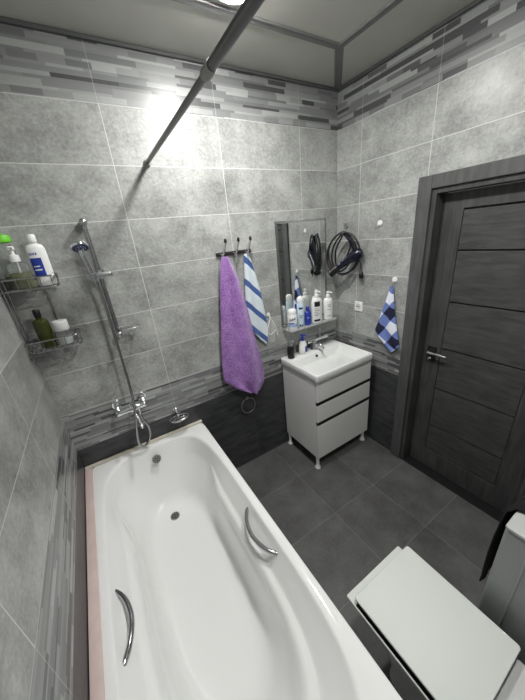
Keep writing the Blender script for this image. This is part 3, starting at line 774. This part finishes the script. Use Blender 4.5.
for x_, y_ in ((VX0 + .022, -.415), (VX1 - .026, -.410), (VX0 + .022, -.035), (VX1 - .026, -.035)):
    b = B(); lathe(b, [(.021, 0), (.025, .004), (.023, .014), (.015, .024), (.014, .050), (.015, .100), (.016, .110), (.016, .1195)], (x_, y_, 0), 20)
    obj('leg', b, M['white_plastic'], t, smooth=True)
# washbasin
t = thing('washbasin', 'white rectangular ceramic washbasin on top of the vanity cabinet', 'washbasin', (1.86, -.21, .83))
bx = (1.527, 2.132, -.462, -.006)
def R4(i, z, rad, n=8, dx=0, x0=None):
    return [(x, y, z) for x, y in rr(bx[0] + i, bx[1] - i, bx[2] + i, bx[3] - i, rad, n)]
def R5(x0, x1, y0, y1, z, rad, n=8): return [(x, y, z) for x, y in rr(x0, x1, y0, y1, rad, n)]
rg = [R4(.014, .8295, .012), R4(.006, .834, .016), R4(.0, .862, .020), R4(.0, .892, .020), R4(.003, .899, .018), R4(.008, .902, .016),
      R5(1.546, 2.114, -.449, -.122, .9015, .022), R5(1.550, 2.110, -.445, -.126, .899, .026), R5(1.560, 2.100, -.437, -.132, .885, .035), R5(1.590, 2.066, -.412, -.142, .845, .055),
      R5(1.640, 2.016, -.375, -.155, .808, .065), R5(1.690, 1.960, -.340, -.168, .785, .060), R5(1.740, 1.870, -.300, -.195, .775, .035), R5(1.775, 1.815, -.275, -.235, .773, .015)]
obj('basin_shell', loft(B(), rg), M['ceramic'], t, smooth=True, auto=60)
b = B(); cyl(b, (1.795, -.258, .769), (1.795, -.258, .777), .026, .024, 24); dr = obj('drain', b, M['chrome'], t, smooth=True)
obj('drain_opening', cyl(B(), (1.795, -.258, .7765), (1.795, -.258, .7778), .018, None, 20), M['gap'], dr)
b = B(); cyl(b, (1.812, -.137, .875), (1.812, -.147, .872), .010, None, 16); obj('overflow_hole', b, M['gap'], t)
# faucet
t = thing('basin_faucet', 'chrome basin faucet with curved spout at the back of the washbasin', 'faucet', (1.88, -.065, .88))
b = B(); lathe(b, [(.030, 0), (.031, .004), (.026, .012), (.023, .020), (.023, .060), (.020, .068)], (1.850, -.070, .902), 24); obj('body', b, M['chrome'], t, smooth=True)
b = B(); tube(b, curve_pts([(1.850, -0.080, 0.945), (1.851, -0.105, 0.965), (1.853, -0.140, 0.965), (1.855, -0.170, 0.945), (1.855, -0.175, 0.930)], 7), [.014]*8 + [.013]*8 + [.012]*8 + [.0115]*5, 16); obj('spout', b, M['chrome'], t, smooth=True)
b = B(); tube(b, [(1.785, -0.060, 0.982), (1.800, -0.060, 0.982), (1.825, -0.060, 0.982), (1.885, -0.060, 0.982), (1.970, -0.055, 0.982), (1.985, -0.055, 0.982), (2.015, -0.055, 0.982), (2.030, -0.055, 0.982)], [.010, .017, .013, .013, .012, .017, .017, .010], 18)
cyl(b, (1.850, -0.065, 0.960), (1.850, -0.061, 0.985), .018, .016)
obj('cross_body', b, M['chrome'], t, smooth=True)
b = B(); tube(b, curve_pts([(1.930, -0.055, 0.982), (1.931, -0.050, 1.015), (1.935, -0.045, 1.050)], 6), .0075, 14); sphere(b, (1.935, -0.045, 1.054), .011); obj('lever', b, M['chrome_dull'], t, smooth=True)
# bottles on basin
c = (1.592, -.075, .9025)
t = thing('black_dispenser', 'small black soap dispenser on the left corner of the washbasin', 'dispenser', c)
obj('dispenser_body', bottle_body(c, [(.026, 0), (.029, .004), (.029, .085), (.025, .095), (.014, .100), (.014, .108)]), M['black'], t, smooth=True)
b = B(); lathe(b, [(.015, .107), (.016, .112), (.015, .124), (.006, .127), (.006, .142), (.012, .144), (.012, .153), (.006, .156)], c, 18)
tube(b, [(c[0], c[1], c[2] + .149), (c[0] + .010, c[1] - .022, c[2] + .148), (c[0] + .011, c[1] - .026, c[2] + .142)], .0048, 10); obj('pump', b, M['chrome_dull'], t, smooth=True)
c = (1.722, -.072, .9025)
t = thing('soap_dispenser', 'white soap bottle with a blue pump beside the basin faucet', 'bottle', c)
obj('bottle_body', bottle_body(c, [(.033, 0), (.037, .005), (.038, .04), (.034, .085), (.022, .110), (.014, .116), (.014, .122)], 1.05, .75), M['white_plastic'], t, smooth=True)
b = B(); lathe(b, [(.017, .118), (.018, .124), (.017, .142), (.007, .146), (.007, .158), (.016, .160), (.016, .170), (.008, .174)], c, 18)
tube(b, [(c[0], c[1], c[2] + .166), (c[0] + .014, c[1] - .028, c[2] + .165), (c[0] + .016, c[1] - .034, c[2] + .157)], .006, 10); obj('pump', b, M['blue_plastic'], t, smooth=True)
obj('label', patch(c, .038, .018, .070, AC + .5, AC + 1.5, 1.05, .75, .0012), M['label_blue'], t, smooth=True)

# ---------------------------------------------------------------- right wall: hooks, dryer, socket, checked towel
def adhesive_hook(y, z, label, mat=None, s=1.0):
    t = thing('wall_hook', label, 'hook', (W, y, z), 'round wall hooks left of the door')
    b = B(); tube(b, [(W - .0005, y, z), (W - .004, y, z), (W - .009, y, z)], [.020*s, .020*s, .016*s], 28); obj('hook_base', b, mat or M['white_plastic'], t, smooth=True)
    b = B(); tube(b, curve_pts([(W - .007, y, z - .008), (W - .014, y, z - .022), (W - .024, y, z - .034), (W - .034, y, z - .032), (W - .037, y, z - .022)], 5), .0034, 10)
    obj('hook_prong', b, M['chrome'], t, smooth=True); return t
adhesive_hook(-.104, 1.866, 'grey round wall hook holding the hair dryer cord', M['chrome_dull'])
adhesive_hook(-.410, 1.862, 'empty white round wall hook left of the door')
adhesive_hook(-.561, 1.484, 'white round wall hook holding the checked towel')
ck = [(1.452, -.579, -.567), (1.425, -.590, -.560), (1.35, -.601, -.541), (1.25, -.620, -.508), (1.17, -.638, -.484), (1.10, -.655, -.458, 1.098), (1.060, -.666, -.490, 1.052), (1.032, -.673, -.550, 1.000), (1.010, -.676, -.615, .945)]
ck = [(r[0] - .01, r[1] + .022, r[2] + .022) + ((r[3] - .01,) if len(r) > 3 else ()) for r in ck]
o = cloth_obj('checked_towel', cloth([(r[0], r[1], r[2]) + tuple(r[3:]) for r in ck], 'y', 0, .022, 2.6, nu=28, nv=40, bulge=.014), M['check'], .004, 'blue and white checked towel hanging beside the door', 'towel', .003)
for v in o.data.vertices: v.co.x = W - .016 + v.co.x * 1.0
t = thing('wall_socket', 'white electrical socket on the right wall near the mirror', 'socket', (W, -.255, 1.245))
obj('cover_plate', box(B(), W - .010, W - .0005, -.297, -.217, 1.205, 1.285), M['white_plastic'], t, bevel=.004)
b = B(); cyl(b, (W - .0095, -.257, 1.245), (W - .0115, -.257, 1.245), .024, .022, 28); sk = obj('socket_insert', b, plain('socket insert', rgb(196, 197, 196), .4), t, smooth=True)
b = B(); cyl(b, (W - .011, -.2475, 1.245), (W - .0122, -.2355, 1.245), .003, None, 10); cyl(b, (W - .011, -.2665, 1.245), (W - .0122, -.2545, 1.245), .003, None, 10); obj('socket_holes', b, M['gap'], sk)

# hair dryer on its hook
PA = Vector((2.03, -.035, 0)); PD = Vector((.5, -.86, 0)).normalized(); PN = Vector((-.86, -.5, 0)).normalized()
def pp(s, z, d=0): v = PA + PD * s + PN * d; return (v.x, v.y, z)
t = thing('hair_dryer', 'dark navy hair dryer with a coiled black cord on the wall near the corner', 'hair dryer', pp(.14, 1.658))
b = B(); tube(b, [pp(.285, 1.676, .03), pp(.278, 1.674, .03), pp(.258, 1.666, .03), pp(.228, 1.650, .03), pp(.188, 1.626, .03), pp(.14, 1.592, .03), pp(.100, 1.562, .03)],
     [.020, .034, .042, .043, .034, .025, .022], 22); obj('barrel', b, M['navy'], t, smooth=True)
b = B(); tube(b, [pp(.103, 1.564, .03), pp(.080, 1.546, .03), pp(.040, 1.518, .03)], [.024, .027, .031], 20); obj('nozzle', b, M['black'], t, smooth=True)
b = B(); tube(b, curve_pts([pp(.240, 1.658, .035), pp(.225, 1.713, .034), pp(.195, 1.763, .03), pp(.150, 1.810, .028)], 7), [.022 - .011*k/21 for k in range(22)], 16); obj('handle', b, M['navy'], t, smooth=True)
def loopc(pts, r=.0066): return tube(B(), curve_pts(pts, 9, True), r, 8, True)
L1 = [pp(.148, 1.821, .012), pp(.09, 1.806, .012), pp(.035, 1.743, .010), pp(.022, 1.658, .010), pp(.045, 1.578, .012), pp(.10, 1.523, .012), pp(.17, 1.523, .016), pp(.235, 1.568, .016), pp(.262, 1.648, .016), pp(.248, 1.738, .012), pp(.20, 1.803, .012)]
L2 = [pp(.145, 1.818, .022), pp(.10, 1.783, .020), pp(.062, 1.718, .018), pp(.050, 1.638, .018), pp(.075, 1.563, .018), pp(.13, 1.508, .02), pp(.20, 1.538, .02), pp(.245, 1.618, .022), pp(.235, 1.718, .02), pp(.195, 1.788, .02)]
L3 = [pp(.150, 1.824, .006), pp(.115, 1.823, .006), pp(.055, 1.778, .006), pp(.015, 1.698, .006), pp(.012, 1.608, .006), pp(.05, 1.538, .008), pp(.10, 1.548, .010), pp(.15, 1.618, .010), pp(.19, 1.718, .010), pp(.18, 1.798, .008)]
L4 = [pp(.152, 1.820, .045), pp(.125, 1.778, .043), pp(.09, 1.708, .04), pp(.085, 1.618, .036), pp(.11, 1.538, .032), pp(.18, 1.578, .05), pp(.225, 1.678, .058), pp(.212, 1.768, .052), pp(.185, 1.813, .046)]
for L in (L1, L2, L3, L4): obj('cord_loop', loopc(L), M['cord'], t, smooth=True)
b = B(); tube(b, curve_pts([pp(.25, 1.638, .03), pp(.272, 1.598, .028), pp(.280, 1.553, .026), pp(.280, 1.528, .026)], 6), .005, 8)
obj('cord_end', b, M['cord'], t, smooth=True)
b = B(); tube(b, [pp(.280, 1.530, .026), pp(.281, 1.518, .026), pp(.282, 1.488, .026), pp(.282, 1.478, .026)], [.008, .017, .018, .012], 14)
for s_ in (-.008, .008): cyl(b, pp(.282 + s_, 1.480, .026), pp(.282 + s_, 1.456, .026), .0025, None, 8)
obj('plug', b, M['cord'], t, smooth=True)

# ---------------------------------------------------------------- toilet
t = thing('toilet', 'white toilet with a flat rectangular lid beside the bathtub', 'toilet', (1.09, -1.60, 0))
rg = []
for z_, x0, x1, y0, y1, rd in ((0, .985, 1.195, -1.98, -1.48, .05), (.02, .99, 1.19, -1.98, -1.485, .05), (.15, .985, 1.195, -1.98, -1.46, .06), (.28, .975, 1.205, -1.98, -1.40, .05), (.39, .965, 1.215, -1.98, -1.365, .035), (.416, .962, 1.218, -1.98, -1.360, .03)):
    rg.append([(x, y, z_) for x, y in rr(x0, x1, y0, y1, rd, 8)])
obj('bowl', loft(B(), rg), M['wc_ceramic'], t, smooth=True, auto=50)
# seat: ring plate with opening
n = 6; ou = rr(.9035, 1.255, -1.765, -1.318, .006, n); inn = rr(.909, 1.249, -1.755, -1.362, .006, n)
b = B(); O0 = [b.verts.new((x, y, .418)) for x, y in ou]; O1 = [b.verts.new((x, y, .427)) for x, y in ou]; I1 = [b.verts.new((x, y, .427)) for x, y in inn]; I0 = [b.verts.new((x, y, .418)) for x, y in inn]
for A_, B_ in ((O0, O1), (O1, I1), (I1, I0), (I0, O0)):
    for k in range(len(ou)): j = (k+1) % len(ou); b.faces.new((A_[k], A_[j], B_[j], B_[k]))
obj('seat', b, M['wc'], t, bevel=.0015)
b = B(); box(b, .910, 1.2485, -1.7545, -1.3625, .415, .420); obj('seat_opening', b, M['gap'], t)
b = B(); slab(b, .911, 1.270, -1.774, -1.352, .452, .463, .012, .004, 8); obj('lid', b, M['wc'], t, smooth=True, auto=30)
b = B(); slab(b, .917, 1.264, -1.765, -1.366, .420, .4515, .010, .001, 8); ls = obj('lid_gap_shade', b, M['gap'], t); ls['label'] = 'black slab for the shaded gap under the lid'  # black slab standing in for the shade between lid and seat
b = B(); slab(b, .925, 1.255, -1.86, -1.772, .380, .418, .012, .006); obj('hinge_deck', b, M['wc_ceramic'], t, smooth=True)
b = B(); slab(b, .900, 1.280, -2.10, -1.885, .40, .78, .035, .012); obj('tank', b, M['wc_ceramic'], t, smooth=True)
b = B(); slab(b, .893, 1.287, -2.112, -1.878, .782, .812, .035, .010); tl = obj('tank_lid', b, M['wc_ceramic'], t, smooth=True)
obj('flush_button', cyl(B(), (1.09, -1.99, .811), (1.09, -1.99, .818), .024, .022, 24), M['chrome'], tl, smooth=True)

# ---------------------------------------------------------------- washing machine
t = thing('washing_machine', 'silver grey washing machine right of the toilet, side panel facing the bath', 'washing machine', (1.64, -1.86, 0))
wx0, wx1, wy0, wy1 = 1.345, 1.945, -2.085, -1.625
obj('housing', box(B(), wx0, wx1, wy0, wy1, .015, .835), M['white_metal'], t, bevel=.008)
b = B(); slab(b, wx0 - .002, wx1 + .002, wy0, wy1 + .002, .836, .852, .012, .005); obj('top_panel', b, M['top_metal'], t, smooth=True)
for y_ in (-1.70, -1.80, -1.99):
    obj('side_rib', box(B(), wx0 - .003, wx0 + .002, y_ - .004, y_ + .004, .10, .80), M['white_metal'], t, bevel=.002)
b = B(); tube(b, [(1.645, wy1 - .002, .45), (1.645, wy1 + .006, .45), (1.645, wy1 + .008, .45)], [.175, .172, .150], 40); pr_ = obj('porthole_ring', b, M['white_plastic'], t, smooth=True)
b = B(); tube(b, [(1.645, wy1 + .006, .45), (1.645, wy1 + .010, .45), (1.645, wy1 + .012, .45)], [.145, .13, .06], 40); obj('porthole_glass', b, M['black'], pr_, smooth=True)
for x_ in (wx0 + .05, wx1 - .05):
    for y_ in (wy0 + .05, wy1 - .05): obj('foot', cyl(B(), (x_, y_, 0), (x_, y_, .018), .02), M['black'], t, smooth=True)
# black cloth hung over the front edge
b = B(); grid = []
path = [(-.10, .858), (-.05, .859), (-.004, .859), (.008, .855), (.013, .83), (.015, .76), (.017, .68), (.016, .60), (.014, .54), (.012, .50)]
path = curve_pts([(0, p[0], p[1]) for p in path], 4)
for j, p in enumerate(path):
    v = j / (len(path) - 1); line = []
    for k in range(25):
        u = k / 24; x = 1.40 + .24 * u + (.06 * (1 - v)) - .03 * v * (1 - u) * 2
        dy = .006 * math.sin(u * 9 + 2 * v) * min(1, v * 2.0) + (.006 * math.sin(PI * min(1, v * 1.1)) if p.y > .01 else 0)
        line.append(b.verts.new((x, wy1 + p.y + (abs(dy) if p.y > .01 else 0), p.z + (.004 * math.sin(u * 12) + .004 if p.y < .01 else -.03 * u * v))))
    grid.append(line)
for A_, C_ in zip(grid, grid[1:]):
    for k in range(24): b.faces.new((A_[k], A_[k+1], C_[k+1], C_[k]))
cloth_obj('black_cloth', b, M['black_cloth'], .006, 'black cloth hanging over the front edge of the washing machine', 'cloth', .002)
